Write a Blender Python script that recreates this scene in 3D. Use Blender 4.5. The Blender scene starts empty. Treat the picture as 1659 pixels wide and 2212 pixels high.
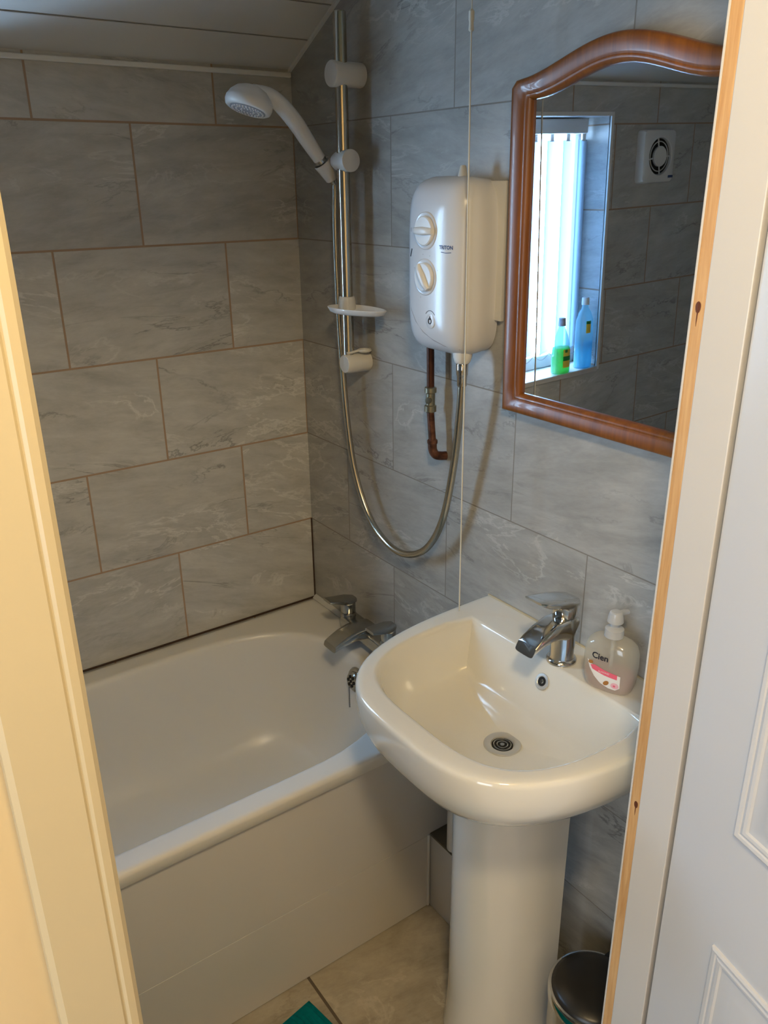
import bpy, bmesh, math, random
from mathutils import Vector, Matrix
from mathutils.bvhtree import BVHTree

random.seed(7)
sc = bpy.context.scene
COL = sc.collection
PI = math.pi
ZO = 0.525            # height of the bath rim above the floor; "rel" heights below are measured from the rim

# ------------------------------------------------------------------ mesh helpers
def V(x, y, z):
    return Vector((x, y, z + ZO))

def ring_faces(bm, rings, closed=True):
    n = len(rings[0])
    for a, b in zip(rings[:-1], rings[1:]):
        for i in range(n if closed else n - 1):
            j = (i + 1) % n
            try:
                bm.faces.new((a[i], a[j], b[j], b[i]))
            except ValueError:
                pass

def loft(bm, loops, cap0=True, cap1=True, closed=True):
    rings = [[bm.verts.new(p) for p in lp] for lp in loops]
    ring_faces(bm, rings, closed)
    if cap0: bm.faces.new(list(reversed(rings[0])))
    if cap1: bm.faces.new(rings[-1])
    return rings

def frame_axes(d, up=Vector((0, 0, 1))):
    d = d.normalized()
    if abs(d.dot(up)) > 0.98: up = Vector((1, 0, 0))
    a = d.cross(up).normalized()
    return a, a.cross(d).normalized()

def tube(bm, pts, radii, n=16, cap=True):
    pts = [Vector(p) for p in pts]
    if not isinstance(radii, (list, tuple)): radii = [radii] * len(pts)
    loops, a = [], None
    for i, p in enumerate(pts):
        d = (pts[min(i + 1, len(pts) - 1)] - pts[max(i - 1, 0)]).normalized()
        if a is None: a, b = frame_axes(d)
        else:
            a = (a - d * a.dot(d)).normalized(); b = d.cross(a)
        b = d.cross(a)
        loops.append([p + (a * math.cos(2 * PI * k / n) + b * math.sin(2 * PI * k / n)) * radii[i] for k in range(n)])
    loft(bm, loops, cap, cap)

def lathe(bm, base, axis, prof, n=32, ring=False):
    """prof: list of (t along axis, radius)"""
    base = Vector(base); axis = Vector(axis).normalized()
    a, b = frame_axes(axis); b = axis.cross(a)
    loops = []
    for t, r in prof:
        r = max(r, 1e-4)
        loops.append([base + axis * t + (a * math.cos(2 * PI * k / n) + b * math.sin(2 * PI * k / n)) * r for k in range(n)])
    if ring:
        rs = loft(bm, loops, False, False); ring_faces(bm, [rs[-1], rs[0]])
    else:
        loft(bm, loops)

def box(bm, lo, hi, bevel=0.0, seg=2):
    lo, hi = Vector(lo), Vector(hi)
    vs = [bm.verts.new((x, y, z)) for x in (lo.x, hi.x) for y in (lo.y, hi.y) for z in (lo.z, hi.z)]
    fs = [bm.faces.new([vs[i] for i in q]) for q in ((0, 1, 3, 2), (4, 6, 7, 5), (0, 4, 5, 1), (2, 3, 7, 6), (0, 2, 6, 4), (1, 5, 7, 3))]
    if bevel > 0:
        es = list({e for f in fs for e in f.edges})
        bmesh.ops.bevel(bm, geom=es, offset=bevel, segments=seg, affect='EDGES', profile=0.5)
    lay = bm.faces.layers.int.get('flat') or bm.faces.layers.int.new('flat')
    bm.normal_update()
    for f_ in bm.faces:
        if max(abs(c) for c in f_.normal) > .99999: f_[lay] = 1

def catmull(pts, per=12):
    P = [Vector(p) for p in pts]
    P = [P[0] * 2 - P[1]] + P + [P[-1] * 2 - P[-2]]
    out = []
    for i in range(1, len(P) - 2):
        p0, p1, p2, p3 = P[i - 1:i + 3]
        for k in range(per):
            t = k / per
            out.append(0.5 * ((2 * p1) + (p2 - p0) * t + (2 * p0 - 5 * p1 + 4 * p2 - p3) * t * t + (3 * p1 - p0 - 3 * p2 + p3) * t ** 3))
    out.append(P[-2])
    return out

def resample(pts, step):
    out = [pts[0]]; acc = 0.0
    for a, b in zip(pts[:-1], pts[1:]):
        L = (b - a).length; s = step - acc
        while s <= L:
            out.append(a.lerp(b, s / L)); s += step
        acc = L - (s - step)
    out.append(pts[-1])
    return out

def supell(cx, cy, a, b, n, N):
    out = []
    for k in range(N):
        t = 2 * PI * k / N
        c, s = math.cos(t), math.sin(t)
        out.append((cx + a * math.copysign(abs(c) ** (2 / n), c), cy + b * math.copysign(abs(s) ** (2 / n), s)))
    return out

def root_world(o):
    v = Vector((0, 0, 0))
    while o is not None:
        v += o.location; o = o.parent
    return v

def obj(name, bm, mat, parent=None, smooth=35, origin=None):
    bmesh.ops.remove_doubles(bm, verts=bm.verts, dist=1e-6)
    bmesh.ops.recalc_face_normals(bm, faces=bm.faces)
    me = bpy.data.meshes.new(name)
    off = root_world(parent) if parent is not None else (Vector(origin) if origin is not None else Vector((0, 0, 0)))
    for v in bm.verts: v.co -= off
    lay = bm.faces.layers.int.get('flat')
    flat = [bool(lay is not None and f_[lay]) for f_ in bm.faces]
    bm.to_mesh(me); bm.free()
    o = bpy.data.objects.new(name, me); COL.objects.link(o)
    if parent is not None: o.parent = parent
    elif origin is not None: o.location = off
    if mat is not None: me.materials.append(mat)
    if smooth:
        me.polygons.foreach_set('use_smooth', [not q for q in flat])
        me.set_sharp_from_angle(angle=math.radians(smooth))
    return o

def thing(name, label, cat, loc, group=None):
    o = bpy.data.objects.new(name, None); COL.objects.link(o)
    o.location = loc; o.empty_display_size = 0.05
    o['label'] = label; o['category'] = cat
    if group: o['group'] = group
    return o

def tag(o, label, cat, group=None):
    o['label'] = label; o['category'] = cat
    if group: o['group'] = group
    return o

def struct(name, bm, mat, parent=None, smooth=0):
    o = obj(name, bm, mat, parent, smooth)
    if parent is None: o['kind'] = 'structure'
    return o

def BM(): return bmesh.new()

# ------------------------------------------------------------------ materials
def new_mat(name):
    m = bpy.data.materials.new(name); m.use_nodes = True
    nt = m.node_tree
    return m, nt, nt.nodes['Principled BSDF']

def pbr(name, col, rough=0.5, metal=0.0, spec=0.5, coat=0.0, noise=0.0, nscale=20, trans=0.0, alpha=1.0, ior=1.45):
    m, nt, b = new_mat(name)
    b.inputs['Base Color'].default_value = (*col, 1)
    b.inputs['Roughness'].default_value = rough
    b.inputs['Metallic'].default_value = metal
    b.inputs['Specular IOR Level'].default_value = spec
    b.inputs['Coat Weight'].default_value = coat
    b.inputs['Coat Roughness'].default_value = 0.05
    b.inputs['Transmission Weight'].default_value = trans
    b.inputs['Alpha'].default_value = alpha
    b.inputs['IOR'].default_value = ior
    tc = nt.nodes.new('ShaderNodeTexCoord')
    nz = nt.nodes.new('ShaderNodeTexNoise'); nz.inputs['Scale'].default_value = nscale; nz.inputs['Detail'].default_value = 5
    nt.links.new(tc.outputs['Object'], nz.inputs['Vector'])
    mx = nt.nodes.new('ShaderNodeMix'); mx.data_type = 'RGBA'
    k = noise
    mx.inputs['A'].default_value = (*[c * (1 - k) for c in col], 1)
    mx.inputs['B'].default_value = (*[min(1, c * (1 + k)) for c in col], 1)
    nt.links.new(nz.outputs['Fac'], mx.inputs['Factor'])
    nt.links.new(mx.outputs['Result'], b.inputs['Base Color'])
    return m

def N(nt, t, **kw):
    n = nt.nodes.new(t)
    for k, v in kw.items():
        if k in n.inputs: n.inputs[k].default_value = v
        else: setattr(n, k, v)
    return n

def math_n(nt, op, a, b=None, c=None):
    n = nt.nodes.new('ShaderNodeMath'); n.operation = op
    for i, x in enumerate((a, b, c)):
        if x is None: continue
        if isinstance(x, (int, float)): n.inputs[i].default_value = x
        else: nt.links.new(x, n.inputs[i])
    return n.outputs[0]

def ramp(nt, fac, stops):
    r = nt.nodes.new('ShaderNodeValToRGB')
    els = r.color_ramp.elements
    while len(els) < len(stops): els.new(0.5)
    for e, (p, c) in zip(els, stops):
        e.position = p; e.color = (*c, 1) if len(c) == 3 else c
    nt.links.new(fac, r.inputs[0])
    return r.outputs[0]

def mixc(nt, fac, a, b, blend='MIX'):
    m = nt.nodes.new('ShaderNodeMix'); m.data_type = 'RGBA'; m.blend_type = blend
    for nm, x in (('Factor', fac), ('A', a), ('B', b)):
        if isinstance(x, (int, float)): m.inputs[nm].default_value = x
        elif isinstance(x, tuple): m.inputs[nm].default_value = (*x, 1)
        else: nt.links.new(x, m.inputs[nm])
    return m.outputs['Result']

TW, TH = 0.3957, 0.25
def stone_tile(name, light, dark, pale, grout, bw, bh, uoff, voff, mortar, floor=False, rough=0.38, veins=1.0):
    m, nt, b = new_mat(name)
    L = nt.links
    tc = N(nt, 'ShaderNodeTexCoord'); ge = N(nt, 'ShaderNodeNewGeometry')
    sp = N(nt, 'ShaderNodeSeparateXYZ'); L.new(tc.outputs['Object'], sp.inputs[0])
    sn = N(nt, 'ShaderNodeSeparateXYZ'); L.new(ge.outputs['True Normal'], sn.inputs[0])
    if floor:
        u, v = sp.outputs[0], sp.outputs[1]
    else:
        isx = math_n(nt, 'GREATER_THAN', math_n(nt, 'ABSOLUTE', sn.outputs[0]), 0.5)
        mx = N(nt, 'ShaderNodeMix'); L.new(isx, mx.inputs['Factor'])
        L.new(sp.outputs[0], mx.inputs['A']); L.new(sp.outputs[1], mx.inputs['B'])
        u, v = mx.outputs[0], sp.outputs[2]
    u2 = math_n(nt, 'ADD', u, uoff); v2 = math_n(nt, 'ADD', v, voff)
    cb = N(nt, 'ShaderNodeCombineXYZ'); L.new(u2, cb.inputs[0]); L.new(v2, cb.inputs[1])
    br = N(nt, 'ShaderNodeTexBrick')
    br.offset = 0.0 if floor else 0.5; br.offset_frequency = 2; br.squash = 1.0
    for k, val in (('Scale', 1.0), ('Mortar Size', mortar), ('Mortar Smooth', 0.15), ('Bias', 0.0), ('Brick Width', bw), ('Row Height', bh)):
        br.inputs[k].default_value = val
    br.inputs['Color1'].default_value = (0, 0, 0, 1); br.inputs['Color2'].default_value = (1, 1, 1, 1); br.inputs['Mortar'].default_value = (.5, .5, .5, 1)
    L.new(cb.outputs[0], br.inputs['Vector'])
    rnd = N(nt, 'ShaderNodeSeparateColor'); L.new(br.outputs['Color'], rnd.inputs[0])
    rv = rnd.outputs[0]
    w = math_n(nt, 'MULTIPLY', rv, 37.0)
    # sheared + stretched stone coordinates
    shear = math_n(nt, 'ADD', v2, math_n(nt, 'MULTIPLY', u2, math_n(nt, 'MULTIPLY', math_n(nt, 'SUBTRACT', rv, 0.35), 0.45)))
    c2 = N(nt, 'ShaderNodeCombineXYZ')
    L.new(u2, c2.inputs[0]); L.new(math_n(nt, 'MULTIPLY', shear, 1.6 if floor else 3.0), c2.inputs[1])
    def noise(scale, detail, rgh, dist, wadd=0.0):
        n = N(nt, 'ShaderNodeTexNoise'); n.noise_dimensions = '4D'
        n.inputs['Scale'].default_value = scale; n.inputs['Detail'].default_value = detail
        n.inputs['Roughness'].default_value = rgh; n.inputs['Distortion'].default_value = dist
        L.new(c2.outputs[0], n.inputs['Vector'])
        L.new(math_n(nt, 'ADD', w, wadd), n.inputs['W'])
        return n.outputs['Fac']
    n1 = noise(4.5, 6, .6, .6)
    colr = ramp(nt, n1, [(0.3, dark), (0.52, light), (0.72, pale)])
    # pale drifting streaks
    n2 = noise(4.2, 9, .66, 1.3, 5.0)
    colr = mixc(nt, math_n(nt, 'MULTIPLY', ramp(nt, n2, [(0.52, (0, 0, 0)), (0.62, (1, 1, 1)), (0.70, (0, 0, 0))]), 0.55 * veins), colr, pale)
    # fine sawn striations
    c3 = N(nt, 'ShaderNodeCombineXYZ'); L.new(u2, c3.inputs[0]); L.new(math_n(nt, 'MULTIPLY', shear, 4.0), c3.inputs[1])
    n6 = N(nt, 'ShaderNodeTexNoise'); n6.noise_dimensions = '4D'
    for k_, v_ in (('Scale', 8.0), ('Detail', 8.0), ('Roughness', .65), ('Distortion', .5)): n6.inputs[k_].default_value = v_
    L.new(c3.outputs[0], n6.inputs['Vector']); L.new(w, n6.inputs['W'])
    colr = mixc(nt, 0.5 * veins, colr, ramp(nt, n6.outputs['Fac'], [(.32, tuple(c * .85 for c in dark)), (.5, light), (.68, pale)]))
    # thin pale and dark contour veins
    n3 = noise(2.3, 8, .62, .9, 11.0)
    d3 = math_n(nt, 'ABSOLUTE', math_n(nt, 'SUBTRACT', n3, 0.5))
    l3 = math_n(nt, 'SUBTRACT', 1.0, math_n(nt, 'MINIMUM', math_n(nt, 'MULTIPLY', d3, 75.0), 1.0))
    gate = ramp(nt, noise(3.0, 3, .5, 0, 23.0), [(0.5, (0, 0, 0)), (0.62, (1, 1, 1))])
    colr = mixc(nt, math_n(nt, 'MULTIPLY', math_n(nt, 'MULTIPLY', l3, gate), 0.8 * veins), colr, tuple(c * 0.38 for c in dark))
    n4 = noise(3.4, 8, .62, 1.6, 31.0)
    d4 = math_n(nt, 'ABSOLUTE', math_n(nt, 'SUBTRACT', n4, 0.47))
    l4 = math_n(nt, 'SUBTRACT', 1.0, math_n(nt, 'MINIMUM', math_n(nt, 'MULTIPLY', d4, 38.0), 1.0))
    gate2 = ramp(nt, noise(2.6, 3, .5, 0, 43.0), [(0.5, (0, 0, 0)), (0.6, (1, 1, 1))])
    colr = mixc(nt, math_n(nt, 'MULTIPLY', math_n(nt, 'MULTIPLY', l4, gate2), 0.6 * veins), colr, tuple(min(1, c * 1.25) for c in pale))
    # grain
    n5 = noise(60, 4, .7, 0, 3.0)
    colr = mixc(nt, 0.14, colr, ramp(nt, n5, [(0.3, dark), (0.7, pale)]))
    # per tile tone
    tone = math_n(nt, 'ADD', 0.96, math_n(nt, 'MULTIPLY', rv, 0.07))
    tcol = N(nt, 'ShaderNodeCombineColor')
    for i in range(3): L.new(tone, tcol.inputs[i])
    colr = mixc(nt, 1.0, colr, tcol.outputs[0], 'MULTIPLY')
    colr = mixc(nt, br.outputs['Fac'], colr, grout)
    L.new(colr, b.inputs['Base Color'])
    b.inputs['Specular IOR Level'].default_value = 0.45
    rr = math_n(nt, 'ADD', rough, math_n(nt, 'MULTIPLY', br.outputs['Fac'], 0.4))
    L.new(rr, b.inputs['Roughness'])
    bp = N(nt, 'ShaderNodeBump'); bp.inputs['Strength'].default_value = 0.5; bp.inputs['Distance'].default_value = 0.002
    h = math_n(nt, 'SUBTRACT', math_n(nt, 'MULTIPLY', n2, 0.25), br.outputs['Fac'])
    L.new(h, bp.inputs['Height']); L.new(bp.outputs[0], b.inputs['Normal'])
    return m

UO = TW / 2 + 20 * TW
VO = -ZO + 10 * TH
M = {}
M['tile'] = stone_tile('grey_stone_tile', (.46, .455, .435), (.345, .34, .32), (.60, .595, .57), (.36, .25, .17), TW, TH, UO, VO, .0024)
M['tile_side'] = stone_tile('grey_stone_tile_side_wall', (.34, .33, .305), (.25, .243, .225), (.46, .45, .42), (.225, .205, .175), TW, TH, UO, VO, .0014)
M['floor'] = stone_tile('beige_floor_tile', (.37, .325, .25), (.17, .148, .108), (.50, .455, .37), (.11, .085, .06), .45, .45, .457 + 9.0, .66 + 9.0, .0035, floor=True, rough=.35, veins=.6)
M['pvc'] = pbr('white_ceiling_pvc', (.60, .60, .59), .42, noise=.02)
M['groove_shade'] = pbr('painted_groove_shade', (.10, .10, .097), .7)
M['whitetrim'] = pbr('white_trim_plastic', (.70, .70, .68), .35)
M['bath'] = pbr('white_bath_acrylic', (.66, .65, .62), .30, spec=.45, coat=.0, noise=.01, nscale=6)
M['panel'] = pbr('white_bath_panel', (.55, .54, .53), .28, noise=.012, nscale=5)
M['ceramic'] = pbr('glazed_ceramic', (.67, .66, .61), .10, coat=.6, noise=.008, nscale=6)
M['chrome'] = pbr('chrome', (.62, .62, .61), .10, metal=1.0, noise=.05, nscale=30)
M['satin'] = pbr('satin_chrome', (.60, .59, .56), .3, metal=.55, noise=.05)
M['chrome_dull'] = pbr('dull_chrome', (.42, .42, .40), .22, metal=1.0, noise=.12, nscale=40)
M['warmchrome'] = pbr('warm_tinted_chrome', (.56, .51, .42), .15, metal=1.0, noise=.1, nscale=25)  # brassy tint paints the warm reflections into the chrome
M['hose'] = pbr('stainless_hose', (.50, .46, .38), .24, metal=1.0, noise=.08, nscale=60)
M['plastic'] = pbr('white_plastic', (.68, .675, .66), .28, noise=.01)
M['plastic_warm'] = pbr('cream_white_plastic', (.56, .54, .49), .35, noise=.02)
M['casing'] = pbr('glossy_white_casing', (.60, .60, .61), .24, coat=.1, noise=.006, nscale=5)
M['grey'] = pbr('mid_grey_plastic', (.16, .165, .18), .4)
M['greycap'] = pbr('grey_cap', (.34, .37, .43), .4)
M['greyline'] = pbr('grey_seam', (.30, .30, .32), .6)
M['black'] = pbr('black_plastic', (.012, .012, .012), .4)
M['navy'] = pbr('navy_print', (.03, .06, .16), .5)
M['dark'] = pbr('dark_hole', (.008, .007, .006), .8)
M['binlid'] = pbr('black_bin_lid', (.016, .014, .011), .34, noise=.2, nscale=60)
M['mould'] = pbr('brown_mouldy_sealant', (.045, .022, .012), .7, noise=.5, nscale=60)
M['paint'] = pbr('cream_gloss_paint', (.44, .37, .235), .3, noise=.02, nscale=12)
M['paint_white'] = pbr('white_gloss_paint', (.52, .51, .495), .28, noise=.015, nscale=12)
M['leafpaint'] = pbr('white_door_paint', (.53, .54, .56), .30, noise=.01, nscale=10)
M['hall'] = pbr('hall_wall_paint', (.52, .41, .24), .7, noise=.02)
M['mat'] = pbr('teal_cotton', (.0, .16, .19), .95, spec=.1, noise=.25, nscale=90)
M['cord'] = pbr('off_white_cord', (.62, .60, .52), .7)
M['caulk'] = pbr('grey_sealant', (.52, .52, .50), .5)
M['boxtop'] = pbr('brown_box_top', (.12, .10, .07), .6, noise=.3)

def wood(name, c0, c1, scale, axis='Z', rough=.3, knots=False, coat=0.3):
    m, nt, b = new_mat(name); L = nt.links
    tc = N(nt, 'ShaderNodeTexCoord'); mp = N(nt, 'ShaderNodeMapping')
    s = [1, 1, 1]; s['XYZ'.index(axis)] = 0.06
    mp.inputs['Scale'].default_value = s
    L.new(tc.outputs['Object'], mp.inputs[0])
    n = N(nt, 'ShaderNodeTexNoise', Scale=scale, Detail=7.0, Roughness=.6, Distortion=.6); L.new(mp.outputs[0], n.inputs['Vector'])
    w = N(nt, 'ShaderNodeTexNoise', Scale=scale * 4, Detail=3.0); L.new(mp.outputs[0], w.inputs['Vector'])
    f = math_n(nt, 'ADD', math_n(nt, 'MULTIPLY', n.outputs['Fac'], .7), math_n(nt, 'MULTIPLY', w.outputs['Fac'], .3))
    col = ramp(nt, f, [(.32, c0), (.66, c1)])
    L.new(col, b.inputs['Base Color'])
    b.inputs['Roughness'].default_value = rough; b.inputs['Coat Weight'].default_value = coat
    return m
M['wood'] = wood('orange_brown_varnished_wood', (.13, .036, .004), (.25, .080, .008), 60, rough=.38, coat=.15)
M['pine'] = wood('bare_pine', (.42, .22, .08), (.60, .38, .18), 90, rough=.5, coat=0)
M['knot'] = pbr('pine_knot', (.10, .03, .012), .6)

def copper():
    m, nt, b = new_mat('tarnished_copper'); L = nt.links
    tc = N(nt, 'ShaderNodeTexCoord'); n = N(nt, 'ShaderNodeTexNoise', Scale=60.0, Detail=5.0); L.new(tc.outputs['Object'], n.inputs[0])
    L.new(ramp(nt, n.outputs['Fac'], [(.35, (.06, .022, .012)), (.6, (.17, .07, .04)), (.78, (.38, .33, .26))]), b.inputs['Base Color'])
    b.inputs['Metallic'].default_value = .55; b.inputs['Roughness'].default_value = .45
    return m
M['copper'] = copper()
M['copperpipe'] = pbr('brown_copper_pipe', (.075, .028, .016), .4, metal=.6, noise=.3, nscale=30)
M['brass'] = pbr('tarnished_brass', (.30, .28, .21), .35, metal=.9, noise=.4, nscale=60)
m, nt, b = new_mat('mirror_silver'); b.inputs['Base Color'].default_value = (.76, .83, .92, 1); b.inputs['Metallic'].default_value = 1; b.inputs['Roughness'].default_value = .01
M['mirror'] = m

def thin(name, col, transp, gl=.05, rough=.1, diffuse=None, through=None):
    """thin see-through plastic/glass: transparent tint mixed with a soft body colour and a glossy coat"""
    m = bpy.data.materials.new(name); m.use_nodes = True; nt = m.node_tree; L = nt.links
    nt.nodes.remove(nt.nodes['Principled BSDF']); out = nt.nodes['Material Output']
    tr = N(nt, 'ShaderNodeBsdfTransparent'); tr.inputs[0].default_value = (*col, 1)
    d = N(nt, 'ShaderNodeBsdfDiffuse'); d.inputs[0].default_value = (*(diffuse or col), 1)
    tl = N(nt, 'ShaderNodeBsdfTranslucent'); tl.inputs[0].default_value = (*(through or diffuse or col), 1)
    g = N(nt, 'ShaderNodeBsdfGlossy'); g.inputs['Roughness'].default_value = rough
    m1 = N(nt, 'ShaderNodeMixShader'); m1.inputs[0].default_value = .5; L.new(d.outputs[0], m1.inputs[1]); L.new(tl.outputs[0], m1.inputs[2])
    m2 = N(nt, 'ShaderNodeMixShader'); m2.inputs[0].default_value = transp; L.new(m1.outputs[0], m2.inputs[1]); L.new(tr.outputs[0], m2.inputs[2])
    m3 = N(nt, 'ShaderNodeMixShader'); m3.inputs[0].default_value = gl; L.new(m2.outputs[0], m3.inputs[1]); L.new(g.outputs[0], m3.inputs[2])
    L.new(m3.outputs[0], out.inputs[0])
    return m
M['glass'] = thin('window_glass', (.97, .99, 1), .96, .04, .02)
M['slat'] = thin('white_blind_fabric', (.9, .92, .95), .0, .0, .5, (.62, .70, .78), (.10, .15, .20))
M['clearplastic'] = thin('clear_bottle_plastic', (.62, .88, .95), .65, .08, .08)
M['greenliquid'] = thin('green_liquid', (.15, .85, .25), .5, .06, .1, (.10, .75, .18))
M['blueliquid'] = thin('blue_liquid', (.30, .80, .95), .55, .06, .1, (.25, .75, .95))
M['soapbody'] = thin('cloudy_soap_plastic', (.95, .94, .90), .6, .06, .12, (.95, .91, .79))
M['soappink'] = thin('pink_soap_liquid', (.92, .70, .68), .4, .05, .12, (.85, .60, .58))
M['pump'] = thin('frosted_white_pump', (.9, .9, .9), .18, .06, .2, (.80, .80, .80))
M['labelwhite'] = pbr('label_white', (.80, .78, .76), .4)
M['labelpink'] = pbr('label_pink', (.80, .13, .20), .4)
M['labelblush'] = pbr('label_blush', (.80, .45, .52), .4)
M['labelbrown'] = pbr('label_brown', (.40, .17, .04), .4)
M['labelyellow'] = pbr('label_yellow', (.75, .62, .08), .4)
M['labelgreen'] = pbr('label_green', (.02, .25, .06), .4)
M['ink'] = pbr('ink_black', (.01, .01, .02), .5)

# ------------------------------------------------------------------ camera (calibrated from the tile courses)
F_PX = 1771.32
yaw, pitch, roll = 0.6128, -0.3798, -0.0120
cam = bpy.data.cameras.new('camera'); camo = bpy.data.objects.new('camera', cam); COL.objects.link(camo)
f = Vector((math.sin(yaw) * math.cos(pitch), math.cos(yaw) * math.cos(pitch), math.sin(pitch)))
r = Vector((math.cos(yaw), -math.sin(yaw), 0)); u = r.cross(f)
r2 = math.cos(roll) * r + math.sin(roll) * u; u2 = -math.sin(roll) * r + math.cos(roll) * u
mw = Matrix((r2, u2, -f)).transposed().to_4x4(); mw.translation = V(-1.067, -1.8733, 1.1217)
camo.matrix_world = mw
cam.sensor_fit = 'AUTO'; cam.sensor_width = 36; cam.lens = F_PX / 2212 * 36; cam.clip_start = 0.02
sc.camera = camo

# ------------------------------------------------------------------ room shell
XL, YD, YH = -1.72, -1.31, -1.375       # far side wall, door wall bath face, door wall hall face
WX0, WX1, WZ0, WZ1 = -1.158, -0.735, .497 + ZO, 1.272 + ZO   # window opening in the back wall
WD = 0.15
ZTOP = 2.60
bm = BM()
def quad(bm, *p): bm.faces.new([bm.verts.new(q) for q in p])
for x0, x1, z0, z1 in ((XL, WX0, 0, ZTOP), (WX1, 0, 0, ZTOP), (WX0, WX1, 0, WZ0), (WX0, WX1, WZ1, ZTOP)):
    quad(bm, (x0, 0, z0), (x1, 0, z0), (x1, 0, z1), (x0, 0, z1))
quad(bm, (WX0, 0, WZ0), (WX0, WD, WZ0), (WX0, WD, WZ1), (WX0, 0, WZ1))
quad(bm, (WX1, 0, WZ0), (WX1, WD, WZ0), (WX1, WD, WZ1), (WX1, 0, WZ1))
quad(bm, (WX0, 0, WZ1), (WX1, 0, WZ1), (WX1, WD, WZ1), (WX0, WD, WZ1))
# outer skin
for x0, x1, z0, z1 in ((XL - .1, WX0, 0, ZTOP), (WX1, .1, 0, ZTOP), (WX0, WX1, 0, WZ0), (WX0, WX1, WZ1, ZTOP)):
    quad(bm, (x0, WD, z0), (x1, WD, z0), (x1, WD, z1), (x0, WD, z1))
struct('wall_back', bm, M['tile'])
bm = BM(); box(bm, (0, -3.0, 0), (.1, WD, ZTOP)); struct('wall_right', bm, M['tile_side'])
bm = BM(); box(bm, (XL - .1, YD, 0), (XL, WD, ZTOP)); struct('wall_left', bm, M['tile'])
DX0, DX1, DZ = -.985, -.228, 2.02
bm = BM()
for x0, x1, z0, z1 in ((-2.2, DX0, 0, ZTOP), (DX1, 0, 0, ZTOP), (DX0, DX1, DZ, ZTOP)):
    box(bm, (x0, YH, z0), (x1, YD, z1))
struct('wall_front', bm, M['hall'])
bm = BM(); box(bm, (-2.3, -3.1, -.05), (.1, WD, 0)); struct('floor', bm, M['floor'])
# hall shell
bm = BM(); box(bm, (-2.3, -3.1, 0), (-2.2, YH, ZTOP)); struct('wall_hall_left', bm, M['hall'])
bm = BM(); box(bm, (-2.3, -3.1, 0), (.1, -3.0, ZTOP)); struct('wall_hall_back', bm, M['hall'])
bm = BM(); box(bm, (-2.3, -3.1, ZTOP - .12), (.1, YH, ZTOP)); struct('ceiling_hall', bm, M['paint'])

# sloping ceiling of white boards: real boards with recessed joints
C0, CS = 1.3715 + ZO, 0.506
def cz(y): return C0 + CS * (-y)
bm = BM()
prof = []
y = 0.0
gr = [-.095 - .1015 * k for k in range(13)]
prof = [(.0, 0)]
for g in gr:
    if g < YD + .01: break
    prof += [(g + .0022, 0), (g + .0016, .004), (g - .0016, .004), (g - .0022, 0)]
prof.append((YD, 0))
lo = [(XL, yy, cz(yy) + d) for yy, d in prof]; hi = [(0, yy, cz(yy) + d) for yy, d in prof]
for i in range(len(prof) - 1):
    quad(bm, lo[i], hi[i], hi[i + 1], lo[i + 1])
quad(bm, (XL, WD, C0 + .09), (0, WD, C0 + .09), (0, YD, cz(YD) + .09), (XL, YD, cz(YD) + .09))
struct('ceiling', bm, M['pvc'])
bm = BM()
for g in gr:
    if g < YD + .01: break
    quad(bm, (XL, g + .0021, cz(g) - .0004), (0, g + .0021, cz(g) - .0004), (0, g - .0021, cz(g) - .0004), (XL, g - .0021, cz(g) - .0004))
struct('groove_shade_strip', bm, M['groove_shade'])  # flat dark strips over the board joints, painting in their shade
# white edge bead along back wall and up the slope
bm = BM(); box(bm, (XL, -.010, 1.354 + ZO), (-.004, -.0, 1.3645 + ZO), .002); struct('trim_2', bm, M['whitetrim'])
bm = BM()
p = []
for yy in (0.0, YD):
    p.append([(0, yy, cz(yy) - .007), (-.007, yy, cz(yy) - .007), (-.007, yy, cz(yy) + .004), (0, yy, cz(yy) + .004)])
loft(bm, p); struct('trim_3', bm, M['whitetrim'])

# window edge trim, window, sill
bm = BM()
t = .012
for lo_, hi_ in (((WX0 - t, -.006, WZ0 - t), (WX0, .004, WZ1 + t)), ((WX1, -.006, WZ0 - t), (WX1 + t, .004, WZ1 + t)),
                 ((WX0, -.006, WZ1), (WX1, .004, WZ1 + t))):
    box(bm, lo_, hi_, .001)
struct('trim_4', bm, M['whitetrim'])
bm = BM(); box(bm, (WX0, -.010, WZ0 - .018), (WX1, WD, WZ0), .003); struct('sill', bm, M['paint_white'])
bm = BM()
fy0, fy1, fw = WD - .05, WD - .005, .045
for lo_, hi_ in (((WX0, fy0, WZ0), (WX0 + fw, fy1, WZ1)), ((WX1 - fw, fy0, WZ0), (WX1, fy1, WZ1)),
                 ((WX0 + fw, fy0, WZ0), (WX1 - fw, fy1, WZ0 + fw)), ((WX0 + fw, fy0, WZ1 - fw), (WX1 - fw, fy1, WZ1))):
    box(bm, lo_, hi_, .004)
win = struct('window_1', bm, M['paint_white'])
bm = BM(); box(bm, (WX0 + fw - .004, WD - .03, WZ0 + fw - .004), (WX1 - fw + .004, WD - .026, WZ1 - fw + .004)); struct('pane', bm, M['glass'], win)

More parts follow.
